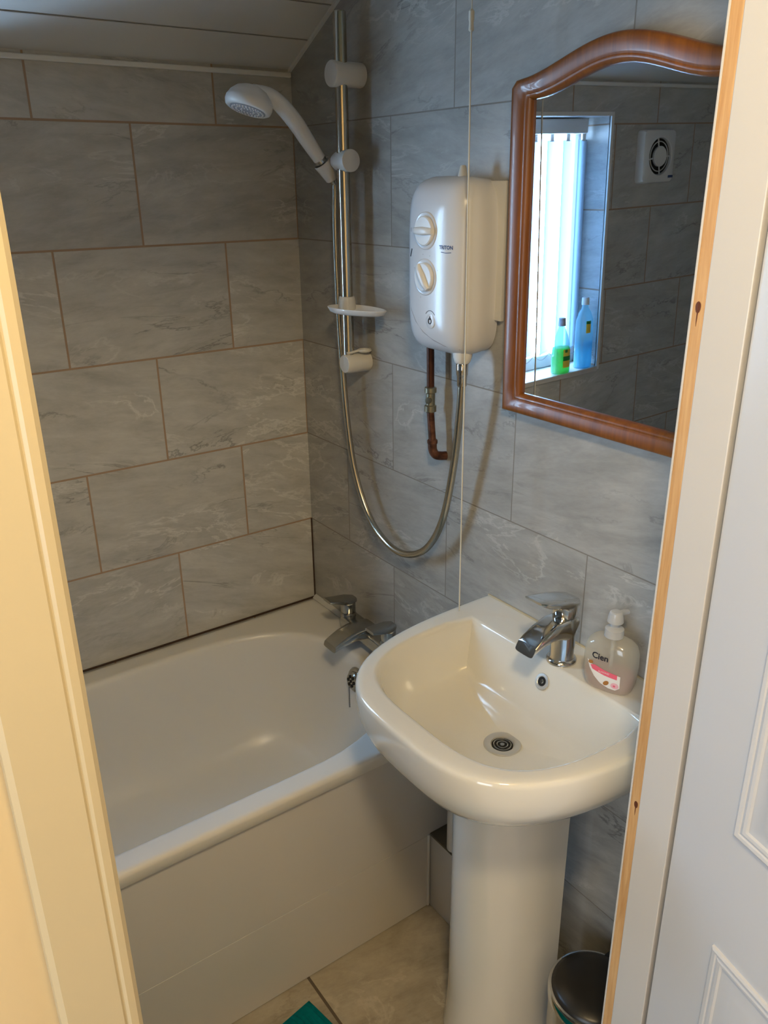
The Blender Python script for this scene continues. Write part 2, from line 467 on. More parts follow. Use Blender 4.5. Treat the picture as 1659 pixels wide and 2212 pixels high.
# ------------------------------------------------------------------ vertical blind
bl = thing('vertical_blind', 'white vertical fabric blind hanging in the tiled window recess', 'blind', (-.95, .075, WZ1))
bm = BM(); box(bm, (WX0 + .035, .055, WZ1 - .045), (WX1 - .01, .097, WZ1 - .003), .004); obj('headrail', bm, M['plastic'], bl)
xs = [WX1 - .040 - .0705 * k for k in range(6)]
sz0, sz1 = WZ0 + .055, WZ1 - .062
for i, x in enumerate(xs):
    ang = math.radians((44, 42, 40, 38, 36, 34)[i])
    cx, cy = x, .078
    bm = BM()
    loops = []
    for k in range(9):
        s = (k / 8 - .5) * .089
        bow = .004 * (1 - (2 * s / .089) ** 2)
        dx, dy = math.cos(ang), -math.sin(ang)
        px, py = cx + s * dx - bow * dy * .6, cy + s * dy * .55 + bow * dx
        loops.append((px, py))
    lo_ = [bm.verts.new((a, b2, sz0)) for a, b2 in loops]; hi_ = [bm.verts.new((a, b2, sz1)) for a, b2 in loops]
    for k in range(8): bm.faces.new((lo_[k], lo_[k + 1], hi_[k + 1], hi_[k]))
    sl = obj('slat', bm, M['slat'], bl)
    bm = BM(); box(bm, (cx - .008, cy - .003, sz1 - .004), (cx + .008, cy + .003, WZ1 - .044), .001); obj('hanger', bm, M['plastic'], sl)
    bm = BM(); tube(bm, [(lo_p[0], lo_p[1], sz0 + .003) for lo_p in loops], .0022, 6); obj('bottom_weight', bm, M['plastic'], sl)
# bead chain linking the slat bottoms
bm = BM()
pts = []
for i in range(len(xs) - 1):
    for k in range(8):
        tt = k / 8
        pts.append(Vector((xs[i] + (xs[i + 1] - xs[i]) * tt, .055, sz0 + .006 - .018 * math.sin(PI * tt))))
tube(bm, pts, .0012, 6); obj('bead_chain', bm, M['greyline'], bl)

# ------------------------------------------------------------------ bottles on the sill
def bottle_loops(cx, cy, z0, prof, n=2.4, N_=28, ratio=.7, rot=0.0):
    out = []
    ca, sa = math.cos(rot), math.sin(rot)
    for h, rr in prof:
        out.append([Vector((cx + ca * a - sa * b2, cy + sa * a + ca * b2, z0 + h)) for a, b2 in supell(0, 0, rr, rr * ratio, n, N_)])
    return out
gx, gy = -.998, .012
g = thing('washing_up_bottle', 'clear bottle of green liquid with grey cap on the window sill, seen in the mirror', 'bottle', (gx, gy, WZ0))
pr = [(.0005, .031), (.003, .034), (.05, .0345), (.095, .031), (.125, .022), (.147, .013), (.156, .0105)]
bm = BM(); loft(bm, bottle_loops(gx, gy, WZ0, pr)); obj('bottle_body', bm, M['clearplastic'], g)
bm = BM(); loft(bm, bottle_loops(gx, gy, WZ0, [(.003, .0300), (.006, .0322), (.05, .0327), (.086, .0302)])); obj('green_liquid', bm, M['greenliquid'], g)
bm = BM(); lathe(bm, (gx, gy, WZ0 + .156), (0, 0, 1), [(0, .0125), (.024, .0115), (.026, .010)]); obj('cap', bm, M['greycap'], g)
lr = math.radians(40)
def curved_label(name, cx, cy, z0, z1, rad, ratio, a0, a1, mat, parent):
    bm = BM(); loops = []
    for k in range(9):
        a = a0 + (a1 - a0) * k / 8
        loops.append([Vector((cx + rad * math.cos(a), cy + rad * ratio * math.sin(a), z)) for z in (z0, z1)])
    for p0, p1 in zip(loops[:-1], loops[1:]):
        quad(bm, p0[0], p1[0], p1[1], p0[1])
    bmesh.ops.remove_doubles(bm, verts=bm.verts, dist=1e-6)
    return obj(name, bm, mat, parent)
A0, A1 = math.radians(-122), math.radians(-66)
lb = curved_label('label', gx, gy, WZ0 + .022, WZ0 + .082, 0.0362, .76, A0, A1, M['labelyellow'], g)
curved_label('label_band', gx, gy, WZ0 + .045, WZ0 + .060, .0368, .76, A0, A1, M['labelgreen'], lb)
curved_label('label_leaf', gx, gy, WZ0 + .072, WZ0 + .082, .0368, .76, A0 + .5, A0 + .8, M['labelgreen'], lb)
bx, by = -1.112, .018
g = thing('cleaner_bottle', 'tall clear bottle of blue liquid in the window corner, seen in the mirror', 'bottle', (bx, by, WZ0))
pr = [(.0005, .030), (.003, .033), (.11, .033), (.16, .031), (.185, .022), (.20, .012), (.21, .011)]
bm = BM(); loft(bm, bottle_loops(bx, by, WZ0, pr)); obj('bottle_body', bm, M['clearplastic'], g)
bm = BM(); loft(bm, bottle_loops(bx, by, WZ0, [(.003, .029), (.006, .031), (.085, .031)])); obj('blue_liquid', bm, M['blueliquid'], g)
bm = BM(); lathe(bm, (bx, by, WZ0 + .21), (0, 0, 1), [(0, .013), (.022, .012), (.024, .010)]); obj('cap', bm, M['plastic'], g)
lb = curved_label('label', bx, by, WZ0 + .120, WZ0 + .160, .0350, .80, math.radians(-90), math.radians(-60), M['labelyellow'], g)
curved_label('label_band', bx, by, WZ0 + .150, WZ0 + .160, .0356, .80, math.radians(-90), math.radians(-60), M['labelgreen'], lb)

# ------------------------------------------------------------------ extractor fan on the back wall (seen in the mirror)
fx, fz = -1.372, 1.152 + ZO
fan = thing('extractor_fan', 'square white extractor fan with round grille on the tiled wall, seen in the mirror', 'fan', (fx, 0, fz))
def rrect(cx, cz_, hw, hh, rad, seg=8):
    # sampled at even angles so that a round hole can be lofted to it
    out = []
    for k in range(72):
        a = 2 * PI * k / 72
        c, s_ = math.cos(a), math.sin(a)
        t = min(hw / abs(c) if abs(c) > 1e-6 else 1e9, hh / abs(s_) if abs(s_) > 1e-6 else 1e9)
        x, z = c * t, s_ * t
        ox, oz = abs(x) - (hw - rad), abs(z) - (hh - rad)
        if ox > 0 and oz > 0:
            d = math.hypot(ox, oz)
            if d > rad:
                x = math.copysign(hw - rad + ox * rad / d, x); z = math.copysign(hh - rad + oz * rad / d, z)
        out.append((cx + x, cz_ + z))
    return out
bm = BM()
loops = []
for yy, ins in ((0, .0), (-.020, .0), (-.028, .003), (-.032, .010)):
    loops.append([Vector((a, yy, b2)) for a, b2 in rrect(fx, fz, .080 - ins, .080 - ins, .014)])
# front plate with a round hole
n_out = len(loops[-1])
def circ(rad, yy, n):
    out = []
    for k in range(72):
        a = 2 * PI * k / 72; out.append(Vector((fx + rad * math.cos(a), yy, fz + rad * math.sin(a))))
    return out
loops.append(circ(.058, -.034, n_out)); loops.append(circ(.056, -.032, n_out)); loops.append(circ(.054, -.008, n_out))
loft(bm, loops, True, True); obj('housing', bm, M['plastic'], fan)
bm = BM(); lathe(bm, (fx, -.0235, fz), (0, -1, 0), [(0, .0535), (.001, .0535)], 40); obj('dark_recess', bm, M['dark'], fan)
bm = BM()
lathe(bm, (fx, -.023, fz), (0, -1, 0), [(0, .030), (.009, .031), (.012, .029), (.013, .0)], 40)
for a in (90, 210, 330, 30 + 120 + 30):
    pass
for a in (80, 180, 262, 350):
    ca, sa = math.cos(math.radians(a)), math.sin(math.radians(a))
    tube(bm, [(fx + ca * .028, -.027, fz + sa * .028), (fx + ca * .057, -.027, fz + sa * .055)], .0024, 8)
tube(bm, [(fx + .0445 * math.cos(2 * PI * k / 40), -.027, fz + .0445 * math.sin(2 * PI * k / 40)) for k in range(41)], .0016, 8, False)
obj('grille', bm, M['plastic'], fan)
bm = BM(); box(bm, (fx - .070, -.0345, fz - .066), (fx - .046, -.0315, fz - .058), .001); obj('badge', bm, M['navy'], fan)

# ------------------------------------------------------------------ bathtub
BL = 1.70
bath = thing('bathtub', 'white acrylic bath with plain side panel standing along the tiled wall', 'bathtub', (-.85, -.35, 0))
def bath_inner(off, eoffR, eoffL, z):
    yc = -.357; b = .288 - off
    aR = .350 - eoffR; cR = -.433
    aL = .330 - eoffL; cL = -1.27
    n = 2.5
    pts = []
    K = 24
    for k in range(K + 1):
        t = -PI / 2 + PI * k / K
        c, s = math.cos(t), math.sin(t)
        pts.append((cR + aR * abs(c) ** (2 / n), yc + b * math.copysign(abs(s) ** (2 / n), s)))
    for k in range(1, 12): pts.append((cR + (cL - cR) * k / 12, yc + b))
    for k in range(K + 1):
        t = PI / 2 + PI * k / K
        c, s = math.cos(t), math.sin(t)
        pts.append((cL - aL * abs(c) ** (2 / n), yc + b * math.copysign(abs(s) ** (2 / n), s)))
    for k in range(1, 12): pts.append((cL + (cR - cL) * k / 12, yc - b))
    return [V(x, y2, z) for x, y2 in pts]
def bath_outer(ins, z):
    inner = bath_inner(0, 0, 0, 0)
    x0, x1, y0, y1 = -BL + ins, -.002 - ins, -.700 + ins, -.002 - ins
    cx, cy = (x0 + x1) / 2, -.355
    out = []
    for q in inner:
        # clamp onto the rectangle along the outward direction
        px, py = q.x, q.y
        if px > -.433:
            dx, dy = px + .433, py + .357
            t = min(((x1 + .433) / dx) if dx > 1e-6 else 1e9, ((y1 + .357) / dy) if dy > 1e-6 else (((y0 + .357) / dy) if dy < -1e-6 else 1e9))
            ox, oy = -.433 + dx * t, -.357 + dy * t
        elif px < -1.27:
            dx, dy = px + 1.27, py + .357
            t = min(((x0 + 1.27) / dx) if dx < -1e-6 else 1e9, ((y1 + .357) / dy) if dy > 1e-6 else (((y0 + .357) / dy) if dy < -1e-6 else 1e9))
            ox, oy = -1.27 + dx * t, -.357 + dy * t
        else:
            ox, oy = px, (y1 if py > -.357 else y0)
        out.append(V(ox, oy, z))
    return out
loops = [bath_outer(.012, -.034), bath_outer(.004, -.034), bath_outer(0, -.030), bath_outer(0, -.0115), bath_outer(0, -.0095), bath_outer(.0015, -.005), bath_outer(.005, -.0015), bath_outer(.011, 0), bath_outer(.018, 0)]
for off, eR, eL, z in ((-.016, -.014, -.016, 0), (-.010, -.009, -.010, 0), (-.005, -.004, -.005, -.0012), (.0, .0, .0, -.005), (.004, .003, .008, -.016), (.010, .008, .022, -.06), (.022, .02, .06, -.14),
                       (.036, .036, .11, -.20), (.052, .055, .15, -.250), (.072, .085, .19, -.285), (.100, .120, .23, -.310), (.140, .17, .27, -.325), (.19, .23, .30, -.331)):
    loops.append(bath_inner(off, eR, eL, z))
bm = BM(); loft(bm, loops, False, True); tub = obj('tub', bm, M['bath'], bath, 45)
bm = BM()
zg = ZO - .3055
loft(bm, [[(x, y2, z) for y2, z in ((-.672, .002), (-.6895, .002), (-.690, .0025), (-.690, zg - .0007), (-.6892, zg - .0002), (-.6885, zg + .0006), (-.690, zg + .0007), (-.690, ZO - .031), (-.672, ZO - .031))] for x in (-BL, -.002)])
obj('side_panel', bm, M['panel'], bath, 10)
bm = BM(); box(bm, (-.1220, -.6945, .004), (-.1165, -.690, ZO - .302), .001); obj('panel_end_strip', bm, M['whitetrim'], bath)
# overflow with strainer and chain
ov = V(-.0915, -.357, -.062); oa = Vector((-1, 0, .16)).normalized()
bm = BM(); lathe(bm, ov, oa, [(-.004, .034), (.004, .034), (.008, .031), (.009, .024), (.016, .023), (.019, .020), (.020, .0)]); of = obj('overflow', bm, M['chrome_dull'], bath)
bm = BM()
aa, bb = frame_axes(oa)
for k in range(6):
    c = ov + oa * .0195 + (aa * math.cos(k * PI / 3) + bb * math.sin(k * PI / 3)) * .012
    lathe(bm, c, oa, [(0, .0046), (.0015, .0044)], 12)
lathe(bm, ov + oa * .0195, oa, [(0, .004), (.0015, .004)], 12)
obj('strainer_hole', bm, M['dark'], of)
bm = BM()
cpts = [ov + oa * .021 + Vector((0, .004, -.018)) + Vector((-.002, 0, -.006 * k)) for k in range(11)]
tube(bm, cpts, .0014, 8)
for q in cpts: lathe(bm, q - Vector((0, 0, .0017)), (0, 0, 1), [(0, .0006), (.0008, .0019), (.0026, .0019), (.0034, .0006)], 8)
obj('plug_chain', bm, M['grey'], of)

# sealant lines where the bath meets the tiles
bm = BM(); box(bm, (XL, -.006, .0015 + ZO), (-.004, 0, .0045 + ZO), .0008); struct('trim_5', bm, M['mould'])
bm = BM()
loft(bm, [[(0, yy, ZO + .012), (-.002, yy, ZO + .012), (-.012, yy, ZO + .003), (-.012, yy, ZO + .0005), (0, yy, ZO + .0005)] for yy in (-.006, -.696)])
struct('trim_6', bm, M['caulk'])
bm = BM(); tube(bm, [(-.0015, -.0015, ZO + .006), (-.0015, -.0015, ZO + .12), (-.0015, -.0015, ZO + .25)], .0022, 6); struct('trim_7', bm, M['mould'])

# ------------------------------------------------------------------ bath mixer tap
tp = thing('bath_mixer_tap', 'chrome two handle bath mixer tap on the end rim of the bath', 'tap', V(-.048, -.345, 0))
bm = BM()
for yy in (-.255, -.435):
    lathe(bm, V(-.048, yy, .0), (0, 0, 1), [(0, .026), (.004, .026), (.007, .021), (.012, .020), (.075, .0205), (.079, .0185)])
# bar linking the pillars, slightly arched block
lp = []
for k in range(13):
    yy = -.255 - .18 * k / 12
    e = abs(k - 6) / 6
    lp.append([V(-.048 + a, yy, .052 + b2) for a, b2 in supell(0, 0, .026 - .003 * (1 - e), .019, 6, 20)])
loft(bm, lp)
obj('body', bm, M['chrome_dull'], tp)
bm = BM()
lp = []
for x, z, hw, hh in ((-.040, .066, .032, .017), (-.070, .073, .031, .0155), (-.10, .074, .030, .0135), (-.13, .068, .029, .0115), (-.150, .061, .028, .0095), (-.162, .056, .027, .0075)):
    d = -.15 if x > -.1 else -.6
    lp.append([V(x + b2 * .35, -.345 + a, z + b2) for a, b2 in supell(0, 0, hw, hh, 5, 20)])
loft(bm, lp)
obj('spout', bm, M['chrome_dull'], tp)
for yy, sgn in ((-.255, 1), (-.435, -1)):
    bm = BM()
    lathe(bm, V(-.048, yy, .080), (0, 0, 1), [(0, .0185), (.002, .0195), (.026, .0195), (.030, .016)])
    lp = []
    for x, hw, z, th in ((.018, .013, .113, .010), (.0, .021, .115, .012), (-.025, .022, .118, .010), (-.045, .020, .122, .007), (-.060, .017, .125, .004)):
        ang = .12 * sgn
        cx = -.048 + x; cy = yy + (-x) * math.tan(ang)
        lp.append([V(cx, cy + a, z + b2) for a, b2 in supell(0, 0, hw, th / 2 + .002, 4, 16)])
    loft(bm, lp)
    obj('handle', bm, M['chrome_dull'], tp)

# ------------------------------------------------------------------ wash basin
BC = -1.000; BZ = .315
bs = thing('wash_basin', 'white ceramic wash basin fixed to the tiled wall on a pedestal', 'basin', V(0, BC, .17))
def d_out(a, hw, z, xb=-.001, n=3.1):
    pts = []
    K = 56
    for k in range(K + 1):
        t = -PI / 2 + PI * k / K
        c, s = math.cos(t), math.sin(t)
        pts.append((xb - (a + xb) * abs(c) ** (2 / n), hw * math.copysign(abs(s) ** (2 / n), s)))
    for k in range(1, 12):
        pts.append((xb, hw - 2 * hw * k / 12))
    return [V(x, BC + y2, z) for x, y2 in pts]
def d_in(xb, xf, hw, z, n=3.5, rb=.012):
    pts = []
    K = 56
    a = xb - xf
    for k in range(K + 1):
        t = -PI / 2 + PI * k / K
        c, s = math.cos(t), math.sin(t)
        x = xb - a * abs(c) ** (2 / n)
        y2 = hw * math.copysign(abs(s) ** (2 / n), s)
        # soften the rear corners
        dx = xb - x
        if dx < rb: y2 *= 1 - .05 * (1 - dx / rb) ** 2
        pts.append((x, y2))
    hwb = abs(pts[-1][1])
    for k in range(1, 12):
        pts.append((xb, hwb - 2 * hwb * k / 12))
    return [V(x, BC + y2, z) for x, y2 in pts]
loops = []
for ins, z in ((.200, .148), (.165, .153), (.120, .163), (.085, .177), (.055, .193), (.032, .210), (.016, .229), (.006, .250), (.001, .272), (.0, .290), (.0, .305), (.001, .3095), (.0035, .3130), (.008, .3150), (.016, .3155)):
    a = .437 - ins * .80; hw = max(.268 - ins * .95, .09)
    loops.append(d_out(a, hw, z))
for xb, xf, hw, z in ((-.088, -.398, .2275, .3155), (-.091, -.393, .2235, .3148), (-.094, -.389, .2195, .3115), (-.097, -.386, .216, .305), (-.102, -.381, .212, .290), (-.114, -.371, .203, .262), (-.127, -.358, .192, .238),
                      (-.134, -.350, .185, .227), (-.141, -.340, .176, .2195), (-.152, -.322, .160, .213), (-.162, -.295, .125, .203), (-.170, -.265, .080, .195), (-.176, -.240, .045, .190), (-.180, -.226, .026, .187)):
    loops.append(d_in(xb, xf, hw, z))
bm = BM(); loft(bm, loops, True, True); obj('bowl', bm, M['ceramic'], bs, 60)
dr = V(-.203, BC - .004, .187)
bm = BM(); lathe(bm, dr, (0, 0, 1), [(-.004, .033), (.002, .034), (.0045, .0325), (.0050, .026), (.003, .021), (-.0005, .0195), (-.001, .0)], 40); wd = obj('waste_ring', bm, M['satin'], bs)
bm = BM(); lathe(bm, dr + Vector((0, 0, .0005)), (0, 0, 1), [(-.0005, .0192), (.0008, .0192)], 32); hole = obj('waste_hole', bm, M['dark'], wd)
bm = BM()
for rr_ in (.0155, .0095):
    tube(bm, [dr + Vector((rr_ * math.cos(2 * PI * k / 28), rr_ * math.sin(2 * PI * k / 28), .0016)) for k in range(29)], .0013, 8, False)
lathe(bm, dr + Vector((0, 0, .0010)), (0, 0, 1), [(0, .0045), (.0016, .0040)], 16)
obj('waste_grid', bm, M['chrome_dull'], wd)
on = Vector((-.88, 0, .47)).normalized()
op = V(-.1062, BC, .281)
bm = BM(); lathe(bm, op, on, [(-.004, .0155), (.0012, .0155), (.0024, .0145), (.0026, .0100), (.0016, .0088), (.0008, .0)], 32); orr = obj('overflow_ring', bm, M['satin'], bs)
bm = BM(); lathe(bm, op, on, [(.0010, .0087), (.0017, .0087)], 24); obj('overflow_hole', bm, M['dark'], orr)
bm = BM(); lathe(bm, op, on, [(.0018, .004), (.003, .003)], 12); obj('overflow_screw', bm, M['chrome'], orr)
bm = BM(); tube(bm, [V(-.0015, BC + .262 - .524 * k / 10, BZ + .001) for k in range(11)], .0026, 8); obj('sealant_bead', bm, M['paint'], bs)

# pedestal
pd = BM()
def ped(a, b, z, xb=-.115):
    pts = []
    K = 32
    for k in range(K + 1):
        t = -PI / 2 + PI * k / K
        pts.append((-.150 - a * math.cos(t), b * math.sin(t)))
    for k in range(1, 6): pts.append((-.150 + .035 * k / 5, b))
    for k in range(1, 6): pts.append((xb, b - 2 * b * k / 6))
    for k in range(0, 5): pts.append((xb - .035 * k / 5, -b))
    return [Vector((x, BC + y2, z)) for x, y2 in pts]
lz = [(.148, .106, 0), (.148, .106, .02), (.143, .102, .05), (.139, .099, .12), (.138, .098, .35), (.138, .098, .55), (.141, .101, .66), (.146, .106, .672)]
loft(pd, [ped(a, b, z) for a, b, z in lz])
tag(obj('basin_pedestal', pd, M['ceramic'], None, 50, (-.2, BC, 0)), 'white ceramic pedestal column standing on the floor under the basin', 'pedestal')

# ------------------------------------------------------------------ basin tap
bt = thing('basin_mixer_tap', 'chrome single lever mixer tap on the back ledge of the basin', 'tap', V(-.066, -1.005, BZ))
bm = BM()
lathe(bm, V(-.066, -1.005, BZ), (0, 0, 1), [(0, .0275), (.004, .0275), (.007, .0255), (.0085, .0225), (.012, .0215), (.060, .0225), (.088, .0235), (.092, .0215)], 40)
obj('body', bm, M['chrome'], bt)
bm = BM(); lp = []
for x, z, hw, hh in ((-.058, .383, .0228, .021), (-.082, .390, .0225, .0185), (-.106, .391, .0225, .016), (-.130, .386, .0222, .0135), (-.150, .377, .022, .0115), (-.160, .3715, .0215, .0095)):
    lp.append([V(x + b2 * .55, -1.005 + a, z + b2) for a, b2 in supell(0, 0, hw, hh, 5, 20)])
loft(bm, lp); sp_ = obj('spout', bm, M['chrome'], bt)
bm = BM(); lathe(bm, V(-.066, -1.005, .407), (0, 0, 1), [(0, .0205), (.003, .0225), (.022, .0235), (.026, .023)], 40)
lp = []
for x, hw, z, th in ((.023, .012, .432, .010), (.014, .0215, .434, .015), (-.010, .0248, .439, .020), (-.035, .0245, .4455, .018), (-.062, .0235, .453, .012), (-.074, .0215, .458, .008), (-.082, .0195, .461, .003)):
    lp.append([V(-.066 + x, -1.005 + a, z + b2) for a, b2 in supell(0, 0, hw, th / 2 + .001, 4, 20)])
loft(bm, lp); obj('lever', bm, M['chrome'], bt)

# ------------------------------------------------------------------ soap dispenser
sx, sy = -.064, -1.113
rot = math.atan2(-.95, .30)      # direction of the wide axis
wa = Vector((math.cos(rot), math.sin(rot), 0)); na = Vector((wa.y, -wa.x, 0))
if na.x > 0: na = -na
sd = thing('soap_dispenser', 'cloudy plastic pump bottle of pink hand soap standing on the basin ledge', 'soap dispenser', V(sx, sy, BZ))
SN = 2.8
sprof = [(.001, .034, .019), (.004, .039, .0225), (.02, .0440, .0255), (.05, .0460, .0265), (.074, .0450, .0258), (.086, .0410, .0245), (.093, .0330, .021), (.0965, .022, .017), (.0985, .013, .012), (.104, .0115, .0115)]
def sect(h):
    for (h0, w0, d0), (h1, w1, d1) in zip(sprof[:-1], sprof[1:]):
        if h <= h1:
            t = max(0, (h - h0) / (h1 - h0)); return w0 + (w1 - w0) * t, d0 + (d1 - d0) * t
    return sprof[-1][1:]
def sring(h, w, d):
    return [V(sx, sy, BZ + h) + wa * a + na * b2 for a, b2 in supell(0, 0, w, d, SN, 40)]
bm = BM(); loft(bm, [sring(*q) for q in sprof]); obj('bottle_body', bm, M['soapbody'], sd)
bm = BM(); loft(bm, [sring(h, w - .002, d - .002) for h, w, d in ((.003, .035, .019), (.02, .0425, .0240), (.034, .0435, .0248))]); obj('pink_liquid', bm, M['soappink'], sd)
bm = BM()
lathe(bm, V(sx, sy, BZ + .100), (0, 0, 1), [(0, .016), (.014, .0155), (.016, .012), (.018, .0075), (.026, .0075), (.027, .0135), (.036, .0125), (.044, .0105), (.046, .008)], 28)
tube(bm, [V(sx, sy, BZ + .139), V(sx, sy, BZ + .139) - na * .016 + wa * .006, V(sx, sy, BZ + .136) - na * .028 + wa * .010], [.006, .005, .004], 10)
obj('pump', bm, M['pump'], sd)
bm = BM(); tube(bm, [V(sx, sy, BZ + .10), V(sx, sy, BZ + .02)], .003, 8); obj('dip_tube', bm, M['pump'], sd)
def soap_pt(a, h, lift):
    w, d = sect(h)
    q = min(abs(a) / w, .999)
    return V(sx, sy, BZ + h) + wa * a + na * (d * (1 - q ** SN) ** (1 / SN) + lift)
def soap_decal(name, poly, mat, lift, parent):
    bm = BM()
    vs = [bm.verts.new((a, h, 0)) for a, h in poly]
    bm.faces.new(vs); bmesh.ops.triangulate(bm, faces=bm.faces)
    for _ in range(2): bmesh.ops.subdivide_edges(bm, edges=bm.edges, cuts=1, use_grid_fill=True)
    bmesh.ops.triangulate(bm, faces=bm.faces)
    for v in bm.verts: v.co = soap_pt(v.co.x, v.co.y, lift)
    return obj(name, bm, mat, parent)
def ell(cx, cy, a, b, rot_=0, n=16):
    c, s = math.cos(rot_), math.sin(rot_)
    return [(cx + a * math.cos(2 * PI * k / n) * c - b * math.sin(2 * PI * k / n) * s, cy + a * math.cos(2 * PI * k / n) * s + b * math.sin(2 * PI * k / n) * c) for k in range(n)]
lab = soap_decal('label', [(-.033, .056), (-.020, .048), (.0, .044), (.018, .043), (.027, .041), (.027, .018), (.020, .012), (.008, .0125), (-.006, .018), (-.018, .028), (-.028, .042)], M['labelwhite'], .0006, sd)
soap_decal('label_band', [(-.026, .048), (-.018, .051), (.0, .046), (.022, .043), (.022, .034), (.0, .036), (-.022, .041)], M['labelpink'], .0011, lab)
soap_decal('almond_print', ell(.004, .022, .006, .0038, .8), M['labelbrown'], .0011, lab)
soap_decal('almond_print', ell(-.026, .053, .005, .0032, .4), M['labelbrown'], .0011, lab)
soap_decal('flower_print', ell(.019, .021, .0068, .006), M['labelblush'], .0011, lab)
soap_decal('flower_center', ell(.0185, .021, .0022, .002), M['labelpink'], .0016, lab)

def text_bm(s, size, bold=0.0):
    cu = bpy.data.curves.new('lettering', 'FONT'); cu.body = s; cu.size = size; cu.offset = bold
    cu.align_x = 'CENTER'; cu.align_y = 'CENTER'; cu.resolution_u = 4
    o = bpy.data.objects.new('lettering', cu); COL.objects.link(o)
    dg = bpy.context.evaluated_depsgraph_get()
    me = bpy.data.meshes.new_from_object(o.evaluated_get(dg))
    bpy.data.objects.remove(o); bpy.data.curves.remove(cu)
    bm = BM(); bm.from_mesh(me); bpy.data.meshes.remove(me)
    return bm
def soap_text(s, size, a, h, mat, parent, name='lettering', bold=0.0, lift=.0012):
    bm = text_bm(s, size, bold)
    bmesh.ops.triangulate(bm, faces=bm.faces)
    for v in bm.verts: v.co = soap_pt(a + v.co.x, h + v.co.y, lift)
    return obj(name, bm, mat, parent)
soap_text('Cien', .0155, -.010, .068, M['ink'], sd, bold=.0004)
soap_text('ALMOND', .0046, -.001, .0412, M['labelwhite'], lab, lift=.0017)

# ------------------------------------------------------------------ wall mirror (hangs with its top leaning out slightly)
YC = -.988
mr = thing('wall_mirror', 'arched mirror in an orange brown wooden frame hanging on the wall', 'mirror', V(0, YC, .73))
tilt = math.radians(.95)
def tiltp(x, y2, z):
    h = z - .73
    return V(x * math.cos(tilt) - h * math.sin(tilt) - .002, y2, .73 + h * math.cos(tilt) + x * math.sin(tilt))
def outline(m):
    """m=0 outer edge of the frame, m=1 inner edge"""
    hw = .2150 + (.1720 - .2150) * m
    zb = .728 + (.765 - .728) * m
    zs = 1.2765 + (1.2465 - 1.2765) * m
    am = .0435 + (.0335 - .0435) * m
    pts = []
    for k in range(41):
        t = -1 + 2 * k / 40
        z = zs + am * (.5 + .5 * math.cos(PI * t))
        yy = hw * t
        if m < .4 and abs(t) > .93:
            z -= (.012 * (1 - m / .4)) * ((abs(t) - .93) / .07) ** 2.5
        pts.append((yy, z))
    for k in range(1, 20): pts.append((hw, pts[40][1] + (zb - pts[40][1]) * k / 20))
    for k in range(0, 21): pts.append((hw - 2 * hw * k / 20, zb))
    for k in range(1, 20): pts.append((-hw, zb + (pts[0][1] - zb) * k / 20))
    return pts
loops = []
for m_, x in ((0, 0), (0, -.015), (.03, -.0185), (.10, -.0208), (.22, -.0215), (.60, -.0208), (.68, -.0190), (.72, -.0182), (.78, -.0190), (.86, -.0180), (.94, -.0150), (1.0, -.0115), (1.0, -.004)):
    loops.append([tiltp(x, YC + a, z) for a, z in outline(m_)])
loops.append([tiltp(0, YC + a, z) for a, z in outline(.9)])
bm = BM(); rings = [[bm.verts.new(p) for p in lp] for lp in loops]
ring_faces(bm, rings + [rings[0]])
obj('frame', bm, M['wood'], mr, 40)
bm = BM(); bm.faces.new([bm.verts.new(tiltp(-.0075, YC + a, z)) for a, z in outline(.93)]); 
ex = bmesh.ops.extrude_face_region(bm, geom=list(bm.faces))
for v in [e for e in ex['geom'] if isinstance(e, bmesh.types.BMVert)]: v.co.x += .004
obj('mirror_glass', bm, M['mirror'], mr, 30)

# ------------------------------------------------------------------ electric shower unit
HY, HZ = -.647, .9770
es = thing('electric_shower', 'white electric shower unit with two round dials fixed to the tiled wall', 'shower unit', V(0, HY, HZ - .16))
bm = BM()
loops = []
for x, ins in ((-.004, .004), (-.030, .0015), (-.050, .0), (-.066, .004), (-.078, .010), (-.087, .019), (-.093, .031), (-.0965, .048), (-.0985, .070)):
    loops.append([V(x, HY + a, HZ + b2) for a, b2 in supell(0, 0, .0925 - ins, .158 - ins * 1.05, 5.2, 64)])
loft(bm, loops)
bv = BVHTree.FromBMesh(bm)
obj('casing', bm, M['casing'], es, 50)
def on_case(y2, z, lift=0.0):
    hit = bv.ray_cast(V(-.4, y2, z), Vector((1, 0, 0)))
    x = hit[0].x if hit[0] is not None else -.05
    return Vector((x - lift, y2, z + ZO))
bm = BM(); box(bm, V(-.013, -.752, .886), V(-.001, -.560, 1.126), .002); obj('backing_board', bm, M['plastic_warm'], es)
